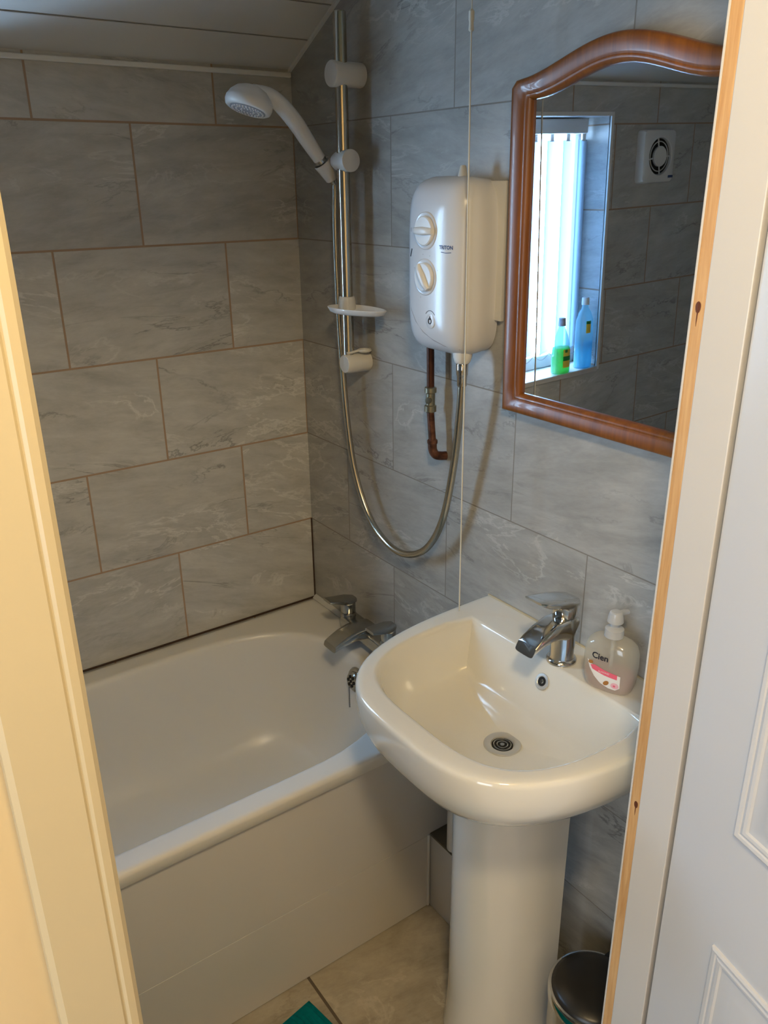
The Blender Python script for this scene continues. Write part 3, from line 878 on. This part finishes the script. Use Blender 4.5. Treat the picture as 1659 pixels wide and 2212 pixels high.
for dy, dz, ga in ((-.637, 1.043, 0), (-.637, .962, -55)):
    c = on_case(dy, dz)
    bm = BM(); lathe(bm, c, (-1, 0, 0), [(-.004, .033), (.0005, .033), (.0018, .0312), (.0012, .0290), (.0004, .0)], 40); dl = obj('dial', bm, M['casing'], es)
    bm = BM(); lathe(bm, c + Vector((-.0003, 0, 0)), (-1, 0, 0), [(0, .0288), (.0007, .0288)], 40); obj('dial_gap_shade', bm, M['greyline'], dl)  # grey disc that paints the shade in the gap round the knob
    bm = BM(); lathe(bm, c + Vector((-.0006, 0, 0)), (-1, 0, 0), [(0, .0262), (.0045, .0257), (.006, .0238), (.0065, .0)], 40)
    aD = Vector((0, -math.cos(math.radians(ga)), math.sin(math.radians(ga)))); bD = Vector((-1, 0, 0)).cross(aD)
    lp = []
    for k in range(9):
        s = -.0265 + .053 * k / 8
        wv = .0075 * (1 - .25 * abs(k - 4) / 4)
        hv = .010 * (1 - (abs(k - 4) / 4) ** 4 * .45)
        lp.append([c + aD * (s * .97) + bD * a + Vector((-.006 - b2, 0, 0)) for a, b2 in supell(0, hv / 2 - .004, wv, hv / 2 + .002, 3, 14)])
    loft(bm, lp)
    obj('dial_knob', bm, M['plastic'], dl)
# start button, markings, seam
c = on_case(-.653, .884)
def case_line(name, pts, rad, mat, parent, lift=.0002):
    bm = BM(); tube(bm, [on_case(y2, z, lift) for y2, z in pts], rad, 6); return obj(name, bm, mat, parent)
bm = BM(); lathe(bm, c + Vector((.002, 0, 0)), (-1, 0, 0), [(0, .0135), (.0024, .0135), (.0030, .012), (.0033, .0)], 32); btn = obj('start_button', bm, M['casing'], es)
case_line('button_arc', [(-.653 + .017 * math.cos(math.radians(a)), .884 + .019 * math.sin(math.radians(a))) for a in range(40, 141, 10)], .0007, M['grey'], btn, .0)
cB = c + Vector((-.0016, 0, 0))
bm = BM(); tube(bm, [cB + Vector((0, .0042 * math.cos(2 * PI * k / 20), .0052 * math.sin(2 * PI * k / 20))) for k in range(21)], .0010, 6, False)
tube(bm, [cB + Vector((0, 0, .002)), cB + Vector((0, 0, .0085))], .0009, 6); obj('power_mark', bm, M['ink'], btn)
case_line('casing_seam', [(-.5632, .968), (-.5655, .955), (-.570, .935), (-.578, .918), (-.590, .897), (-.606, .878), (-.628, .860), (-.655, .848), (-.685, .840), (-.712, .836)], .0008, M['greyline'], es, .0001)
case_line('red_window', [(-.586, .996), (-.589, 1.003), (-.592, 1.010)], .0018, M['ink'], es, -.0006)
case_line('temperature_mark', [(-.577, 1.000), (-.583, 1.014)], .0005, M['greyline'], es, -.0002)
case_line('dial_mark', [(-.588, 1.040), (-.588, 1.047)], .0011, M['greyline'], es, -.0004)
for a in (70, 100, 160, 20, 250):
    y2, z = -.637 - .038 * math.cos(math.radians(a)), .962 + .040 * math.sin(math.radians(a))
    case_line('dial_mark', [(y2, z), (y2, z + .0012)], .0006, M['greyline'], es, -.0001)
bm = text_bm('TRITON', .0088, .00035)
bmesh.ops.triangulate(bm, faces=bm.faces)
for v in bm.verts: v.co = on_case(-.693 - v.co.x, 1.0165 + v.co.y, .0004)
obj('brand_lettering', bm, M['navy'], es)
case_line('brand_underline', [(-.681, 1.0085), (-.693, 1.0075), (-.705, 1.0085)], .0006, M['navy'], es, -.0002)
bm = BM(); lathe(bm, V(-.045, -.675, 1.130), (0, 0, 1), [(0, .010), (.004, .009), (.020, .0055), (.022, .004)], 20); obj('cable_cap', bm, M['plastic_warm'], es)
bm = BM(); lathe(bm, V(-.052, -.694, .828), (0, 0, -1), [(0, .019), (.012, .0175), (.020, .015), (.022, .013)], 28); obj('outlet_spigot', bm, M['plastic'], es)

# ------------------------------------------------------------------ copper pipe below the unit
cp = thing('supply_pipe', 'brown copper water pipe with an isolating valve below the shower unit', 'pipe', V(0, -.585, .585))
px, py = -.030, -.5705
bm = BM(); tube(bm, [V(px, py + .002, .835), V(px, py, .728)], .0078, 16); obj('upper_pipe', bm, M['copperpipe'], cp)
bm = BM()
lathe(bm, V(px, py, .735), (0, 0, -1), [(0, .009), (.002, .0125), (.012, .0125), (.014, .0095), (.038, .0095), (.040, .0125), (.052, .0125), (.054, .009)], 6 * 3)
lathe(bm, V(px, py, .708), (-1, -.5, 0), [(0, .007), (.0125, .007), (.013, .004)], 16)
obj('isolating_valve', bm, M['brass'], cp)
bm = BM(); tube(bm, [V(px, py, .684), V(px, py - .008, .618)], .0078, 16); obj('lower_pipe', bm, M['copper'], cp)
bm = BM()
el = catmull([V(px, py - .008, .622), V(px, py - .009, .602), V(px + .006, py - .012, .590), V(px + .018, py - .015, .586), V(-.001, py - .018, .585)], 6)
tube(bm, el, .0095, 16); lathe(bm, V(px, py - .008, .624), (0, 0, -1), [(0, .0088), (.002, .011), (.008, .011), (.010, .0095)], 20)
obj('elbow', bm, M['copper'], cp)

# ------------------------------------------------------------------ shower riser rail
RX, RY = -.050, -.293
rl = thing('shower_riser_rail', 'vertical chrome shower rail with white brackets fixed to the wall', 'shower rail', V(0, RY, .72))
bm = BM(); lathe(bm, V(RX, RY, .752), (0, 0, 1), [(0, .0134), (.68, .0134), (.689, .0130), (.691, .011)], 32); obj('pole', bm, M['warmchrome'], rl)
bm = BM(); lathe(bm, V(-.001, RY, 1.331), (-1, 0, 0), [(0, .023), (.002, .0235), (.060, .0240), (.069, .0246), (.072, .0246), (.074, .0232), (.0745, .0)], 36); obj('bracket', bm, M['plastic'], rl)
bm = BM()
lathe(bm, V(-.001, RY - .004, .742), (-1, 0, 0), [(0, .0225), (.052, .0225), (.062, .0210), (.064, .0195)], 36)
bo = obj('bracket', bm, M['plastic_warm'], rl)
bm = BM()
lp = [V(-.002, RY - .016, .771), V(-.012, RY - .030, .772), V(-.026, RY - .030, .772), V(-.034, RY - .018, .771), V(-.045, RY - .013, .7685), V(-.061, RY - .010, .767)]
tube(bm, catmull(lp, 6), .003, 8)
tube(bm, [V(-.018 + .014 * math.cos(2 * PI * k / 24), RY - .018 + .014 * math.sin(2 * PI * k / 24), .770) for k in range(25)], .003, 8, False)
obj('cover_lip', bm, M['plastic_warm'], bo)
bm = BM()
lathe(bm, V(RX, RY - .032, 1.169), (0, 1, 0), [(0, .0), (.0005, .0195), (.002, .0220), (.016, .0220), (.018, .0212), (.030, .0205), (.050, .0190), (.060, .015)], 32)
sl = obj('slider', bm, M['plastic'], rl)

# hand shower: curved handle in the slider's holder, head out over the bath
HYs = -.245
hd = Vector((-.62, 0, .78)).normalized()
h0 = V(-.060, HYs, 1.150)
bm = BM(); lathe(bm, h0 - hd * .020, hd, [(0, .0132), (.002, .0150), (.040, .0192), (.042, .0184), (.041, .0174), (.004, .0136), (.0, .0126)], 28, True); obj('holder_cup', bm, M['plastic'], sl)
hs = thing('hand_shower', 'white hand shower with a curved handle resting in the rail holder', 'shower head', h0)
bm = BM()
hp = catmull([h0 + hd * .030, h0 + hd * .075, h0 + hd * .120, V(-.168, HYs, 1.276), V(-.196, HYs, 1.292), V(-.226, HYs, 1.296)], 8)
nH = len(hp)
rad = [0.0135 + .0035 * math.sin(PI * min(1, 1.2 * i / nH)) for i in range(nH)]
tube(bm, hp, rad, 20)
obj('handle', bm, M['plastic'], hs, 50)
bm = BM(); lathe(bm, h0 + hd * .022, hd, [(0, .0125), (.001, .0135), (.009, .0135), (.010, .0125)], 24); obj('collar', bm, M['chrome_dull'], hs)
hn = Vector((-.32, -.02, -.95)).normalized(); hc = V(-.241, HYs, 1.262)
bm = BM(); lathe(bm, hc, -hn, [(0, .0), (.0002, .036), (-.001, .040), (.002, .045), (.010, .0475), (.018, .0465), (.019, .0455), (.028, .041), (.038, .031), (.044, .018), (.046, .0)], 44); obj('head', bm, M['plastic'], hs, 50)
a_, b_ = frame_axes(hn)
bm = BM(); lathe(bm, hc - hn * .0002, hn, [(0, .0355), (.0012, .0355), (.0015, .034), (.0015, .0)], 44); fp = obj('spray_face', bm, M['greyline'], hs)
bm = BM()
for rad_, cnt in ((.031, 30), (.023, 20), (.013, 12)):
    for k in range(cnt):
        c = hc + hn * .001 + (a_ * math.cos(2 * PI * k / cnt) + b_ * math.sin(2 * PI * k / cnt)) * rad_
        lathe(bm, c, hn, [(0, .0017), (.002, .0012)], 6)
nz = obj('nozzle', bm, M['labelwhite'], fp); nz['kind'] = 'stuff'

# hose
hose = thing('shower_hose', 'ribbed metal shower hose looping from the hand shower to the shower unit', 'hose', V(-.05, -.5, .335))
path = [h0 - hd * .012, h0 - hd * .027, V(-.0415, -.2435, 1.108), V(-.0455, -.2460, 1.03), V(-.047, -.250, .89), V(-.046, -.256, .762), V(-.044, -.270, .60), V(-.042, -.296, .475), V(-.040, -.350, .378),
        V(-.040, -.425, .333), V(-.040, -.500, .332), V(-.040, -.575, .375), V(-.042, -.632, .465), V(-.045, -.668, .60), V(-.050, -.688, .715), V(-.052, -.694, .775)]
pp = resample(catmull(path, 16), .0017)
bm = BM(); tube(bm, pp, [.0078 if i % 2 else .0072 for i in range(len(pp))], 12); obj('hose', bm, M['hose'], hose, 80)
bm = BM(); lathe(bm, V(-.052, -.694, .806), (0, 0, -1), [(0, .0105), (.002, .0118), (.022, .0112), (.024, .0100), (.044, .0092), (.045, .008)], 24); obj('end_collar', bm, M['chrome'], hose)
bm = BM(); lathe(bm, h0 - hd * .019, -hd, [(0, .0098), (.006, .0092), (.012, .0082), (.013, .007)], 20); obj('end_collar', bm, M['chrome_dull'], hose)

# soap dish clipped on the rail
sh = thing('soap_dish', 'small white leaf shaped soap dish clipped on the shower rail', 'soap dish', V(RX, RY, .868))
def dish(sc_, z):
    out = []
    for k in range(48):
        t = 2 * PI * k / 48
        yy = -.040 - .085 * math.cos(t) * -1
        # leaf: rounded at the rail end, pointed away from it
        s = (1 - math.cos(t)) / 2          # 0 at rounded end, 1 at the tip
        wdt = .046 * math.sin(t) * (1 - .38 * s)
        ln = .026 - .165 * s
        out.append(V(RX - .022 + wdt * sc_ + .026 * s, RY + (ln + .055) * sc_ - .055, z))
    return out
bm = BM(); loft(bm, [dish(.72, .8590), dish(.9, .8625), dish(1.0, .8715), dish(.985, .8725), dish(.95, .8705), dish(.86, .8650), dish(.70, .8625)]); tray = obj('tray', bm, M['plastic'], sh, 50)
cbm = BM(); lathe(cbm, V(RX, RY, .80), (0, 0, 1), [(0, .0142), (.15, .0142)], 32)
cutter = obj('cutter', cbm, None, None)
md = tray.modifiers.new('hole', 'BOOLEAN'); md.object = cutter; md.operation = 'DIFFERENCE'; md.solver = 'EXACT'
bpy.context.view_layer.update()
tm = bpy.data.meshes.new_from_object(tray.evaluated_get(bpy.context.evaluated_depsgraph_get()))
tray.modifiers.clear(); tray.data = tm; tm.name = 'tray'
tm.set_sharp_from_angle(angle=math.radians(50))
bpy.data.objects.remove(cutter)
bm = BM(); lathe(bm, V(RX, RY, .8615), (0, 0, 1), [(0, .0205), (.022, .0188), (.028, .0178), (.030, .0162), (.030, .0139), (.0, .0139)], 28, True); obj('clip_collar', bm, M['plastic_warm'], sh)

# light pull cord
pc = thing('light_pull_cord', 'thin off white pull cord hanging from the ceiling beside the shower unit', 'cord', V(-.100, -.755, .318))
cx_, cy_ = -.100, -.7565
bm = BM(); tube(bm, [V(cx_, cy_ + .004, cz(cy_) - ZO), V(cx_, cy_ + .005, 1.372)], .0011, 8); tube(bm, [V(cx_, cy_ + .005, 1.346), V(cx_, cy_, .9), V(cx_, cy_ - .002, .3185)], .0014, 8); obj('cord', bm, M['cord'], pc)
bm = BM(); lathe(bm, V(cx_, cy_ + .005, 1.343), (0, 0, 1), [(0, .002), (.002, .0044), (.014, .0036), (.016, .0044), (.028, .0044), (.031, .002)], 14); obj('connector', bm, M['cord'], pc)

# ------------------------------------------------------------------ pipe boxing, waste pipe
bx_ = thing('pipe_boxing', 'low white boxing with a dark top along the wall behind the pedestal', 'boxing', (-.055, -.80, 0))
bm = BM(); box(bm, (-.113, -.94, .001), (-.002, -.6905, ZO - .306), .0015); obj('box_panel', bm, M['panel'], bx_)
bm = BM(); box(bm, (-.1145, -.94, ZO - .306), (-.002, -.6905, ZO - .300), .001); obj('box_top', bm, M['boxtop'], bx_)
wp = thing('waste_pipe', 'white plastic waste pipe standing on the boxing behind the basin pedestal', 'pipe', V(-.096, -.76, -.30))
bm = BM(); tube(bm, catmull([V(-.112, -.87, .05), V(-.108, -.80, .01), V(-.099, -.764, -.04), V(-.096, -.760, -.12), V(-.096, -.760, -.2995)], 8), .019, 18); obj('pipe', bm, M['plastic'], wp)
bm = BM(); lathe(bm, V(-.096, -.760, -.13), (0, 0, -1), [(0, .019), (.001, .025), (.03, .025), (.031, .019)], 24); obj('joint_nut', bm, M['plastic'], wp)

# ------------------------------------------------------------------ pedal bin
bc = Vector((-.134, -1.206, 0))
pb = thing('pedal_bin', 'small steel pedal bin with a black lid on the floor beside the pedestal', 'bin', bc)
bm = BM(); lathe(bm, bc + Vector((0, 0, .002)), (0, 0, 1), [(0, .080), (.002, .083), (.012, .083), (.014, .0815), (.232, .0815)], 56); obj('bin_body', bm, M['chrome_dull'], pb)
bm = BM(); lathe(bm, bc + Vector((0, 0, .234)), (0, 0, 1), [(0, .0795), (.004, .0795)], 48); obj('rim_gap', bm, M['dark'], pb)
bm = BM(); lathe(bm, bc + Vector((0, 0, .237)), (0, 0, 1), [(0, .082), (.001, .0845), (.018, .0845), (.022, .0820), (.023, .0785)], 56); obj('rim_band', bm, M['chrome'], pb)
bm = BM(); lathe(bm, bc + Vector((0, 0, .257)), (0, 0, 1), [(0, .0785), (.003, .0785), (.010, .070), (.015, .050), (.0175, .025), (.018, .0)], 56); obj('lid', bm, M['binlid'], pb, 60)
bm = BM(); box(bm, bc + Vector((.060, -.038, .20)), bc + Vector((.098, .038, .262)), .006); obj('hinge', bm, M['black'], pb)
bm = BM(); box(bm, bc + Vector((-.112, -.022, .010)), bc + Vector((-.074, .022, .018)), .003); obj('pedal', bm, M['black'], pb)

# ------------------------------------------------------------------ bath mat
mt = BM()
mo = Vector((-.485, -.740, 0)); ma = math.radians(10)
ex_, ey_ = Vector((-math.cos(ma), -math.sin(ma), 0)), Vector((math.sin(ma), -math.cos(ma), 0))
W_, H_ = .42, .50
nx, ny = 210, 20
def matz(i, j, top):
    x = i / nx * W_; yv = j / ny * H_
    edge = min(1, min(x, W_ - x) / .006, min(yv, H_ - yv) / .006 + .0)
    return .002 + (.006 + .0055 * (abs(math.sin(PI * x / .0105)))) * (max(edge, 0) ** .5) if top else .0015
top = [[mt.verts.new(mo + ex_ * (i / nx * W_) + ey_ * (j / ny * H_) + Vector((0, 0, matz(i, j, True)))) for j in range(ny + 1)] for i in range(nx + 1)]
for i in range(nx):
    for j in range(ny): mt.faces.new((top[i][j], top[i + 1][j], top[i + 1][j + 1], top[i][j + 1]))
bot = [mt.verts.new(mo + ex_ * a * W_ + ey_ * b2 * H_ + Vector((0, 0, .0012))) for a, b2 in ((0, 0), (1, 0), (1, 1), (0, 1))]
mt.faces.new(bot)
tag(obj('bath_mat', mt, M['mat'], None, 60, mo + ex_ * .2 + ey_ * .2), 'ribbed teal bath mat on the floor beside the bath', 'bath mat')

# ------------------------------------------------------------------ doorway: lining, architrave, door
bm = BM(); box(bm, (-.2500, -1.3795, 0), (-.228, -1.3270, DZ), .0012); struct('trim_8', bm, M['paint_white'])
bm = BM(); box(bm, (-.2495, -1.3270, 0), (-.228, -1.3120, DZ), .0008); struct('trim_9', bm, M['pine'])
bm = BM()
for z, s in ((1.03 + ZO, 1.0), (.34 + ZO, .8)):
    pass
def knot(bm, yk, zk, s):
    c = Vector((-.2496, yk, zk))
    pts = [c + Vector((-.0003, .0035 * s * math.cos(2 * PI * k / 14), .0055 * s * math.sin(2 * PI * k / 14) * (1.4 if math.sin(2 * PI * k / 14) < 0 else 1))) for k in range(14)]
    bm.faces.new([bm.verts.new(p) for p in pts])
    tube(bm, [c + Vector((-.0001, 0, .004 * s)), c + Vector((-.0001, .0003, -.014 * s)), c + Vector((-.0001, .0002, -.022 * s))], [.0009 * s, .0007 * s, .0002], 6)
knot(bm, -1.319, .993 + ZO, 1.0); knot(bm, -1.3215, .305 + ZO, .9); 
struct('groove_shade_strip0', bm, M['knot'])
bm = BM(); box(bm, (-.2505, -1.3122, 0), (-.228, -1.3095, DZ), .0006); struct('groove_shade_strip1', bm, M['paint_white'])
# left side: architrave on the hall face and painted lining
bm = BM()
AX = -.9655
ap = [(-1.022, -1.375), (-1.022, -1.388), (-1.018, -1.391), (-.9795, -1.3915), (-.9780, -1.3902), (-.9768, -1.3905), (-.9745, -1.3918), (-.9690, -1.3912), (AX, -1.388), (AX, -1.375)]
loft(bm, [[Vector((a, b2, z)) for a, b2 in ap] for z in (0, DZ + .05)]); struct('groove_shade_strip2', bm, M['paint'])
bm = BM(); box(bm, (-.985, YH, 0), (-.9685, YD, DZ), .001); struct('groove_shade_strip3', bm, M['paint'])
bm = BM(); box(bm, (-.985, -1.392, DZ - .015), (-.228, YD, DZ + .05), .002); struct('groove_shade_strip4', bm, M['paint'])

# moulded panel door standing open into the hall
Hh = Vector((-.2450, -1.3822, 0)); ang = math.radians(14)
dd = Vector((-math.sin(ang), -math.cos(ang), 0)); dn = Vector((-math.cos(ang), math.sin(ang), 0))   # dn: face towards the doorway
def lf(s, z, t=0.0): return Hh + dd * s + dn * t + Vector((0, 0, z))
DWd, DHt, DT = .72, 1.985, .035
bm = BM()
vs = [lf(s, z, t) for s in (.0, DWd) for t in (-DT, 0) for z in (.006, DHt)]
vv = [bm.verts.new(p) for p in vs]
for q in ((0, 1, 3, 2), (4, 6, 7, 5), (0, 4, 5, 1), (2, 3, 7, 6), (0, 2, 6, 4), (1, 5, 7, 3)): bm.faces.new([vv[i] for i in q])
bmesh.ops.bevel(bm, geom=list(bm.edges), offset=.0025, segments=2, affect='EDGES')
lay = bm.faces.layers.int.new('flat')
for f_ in bm.faces:
    if f_.calc_area() > .02: f_[lay] = 1
door = struct('door_1', bm, M['leafpaint'], None, 30)
pz = ((.22, .195 + ZO), (.378 + ZO, 1.36), (1.50, 1.86))
def panel(s0, s1, z0, z1):
    bm = BM(); loops = []
    for ins, t in ((0, -.001), (.001, .0035), (.004, .0050), (.008, .0040), (.0095, .0022), (.014, .0040), (.018, .0032), (.020, .0006), (.027, .0006), (.042, .0045), (.046, .0052)):
        loops.append([lf(s, z, t) for s, z in ((s0 + ins, z0 + ins), (s1 - ins, z0 + ins), (s1 - ins, z1 - ins), (s0 + ins, z1 - ins))])
    loft(bm, loops, False, True)
    return obj('panel', bm, M['leafpaint'], door, 25)
for s0, s1 in ((.096, .315), (.405, .624)):
    for z0, z1 in pz: panel(s0, s1, z0, z1)
for z in (.25, 1.72):
    bm = BM(); lathe(bm, lf(-.003, z, .004), (0, 0, 1), [(0, .0045), (.09, .0045)], 12); obj('hinge', bm, M['chrome_dull'], door)

# ------------------------------------------------------------------ light
wd_ = bpy.data.worlds.new('sky'); sc.world = wd_; wd_.use_nodes = True
bg = wd_.node_tree.nodes['Background']; bg.inputs[0].default_value = (.48, .72, 1.0, 1); bg.inputs[1].default_value = 33
def light(name, typ, loc, energy, col, **kw):
    l = bpy.data.lights.new(name, typ); l.energy = energy; l.color = col
    for k, v in kw.items(): setattr(l, k, v)
    o = bpy.data.objects.new(name, l); COL.objects.link(o); o.location = loc
    return o
pt = light('window_portal', 'AREA', ((WX0 + WX1) / 2, WD + .02, (WZ0 + WZ1) / 2), 1, (1, 1, 1), shape='RECTANGLE', size=WX1 - WX0, size_y=WZ1 - WZ0)
pt.rotation_euler = (PI / 2, 0, 0); pt.data.cycles.is_portal = True
pt.rotation_euler = (-PI / 2, 0, 0)
light('hall_lamp', 'POINT', V(-.98, -1.90, 1.72), 31, (1.0, .78, .46), shadow_soft_size=.09)

hw_ = light('hall_cool_fill', 'AREA', V(-2.17, -2.05, .75), 14, (.72, .86, 1.0), shape='RECTANGLE', size=.9, size_y=1.1)  # added cool fill light for the door side, no actual window here
hw_.rotation_euler = (PI / 2, 0, -PI / 2)
sc.view_settings.view_transform = 'Standard'
sc.view_settings.look = 'None'
sc.view_settings.exposure = 0.78
try:
    sc.cycles.use_denoising = True
    sc.cycles.max_bounces = 10; sc.cycles.diffuse_bounces = 6; sc.cycles.transparent_max_bounces = 16
    sc.cycles.sample_clamp_indirect = 6
    sc.cycles.caustics_reflective = False; sc.cycles.caustics_refractive = False
except Exception:
    pass
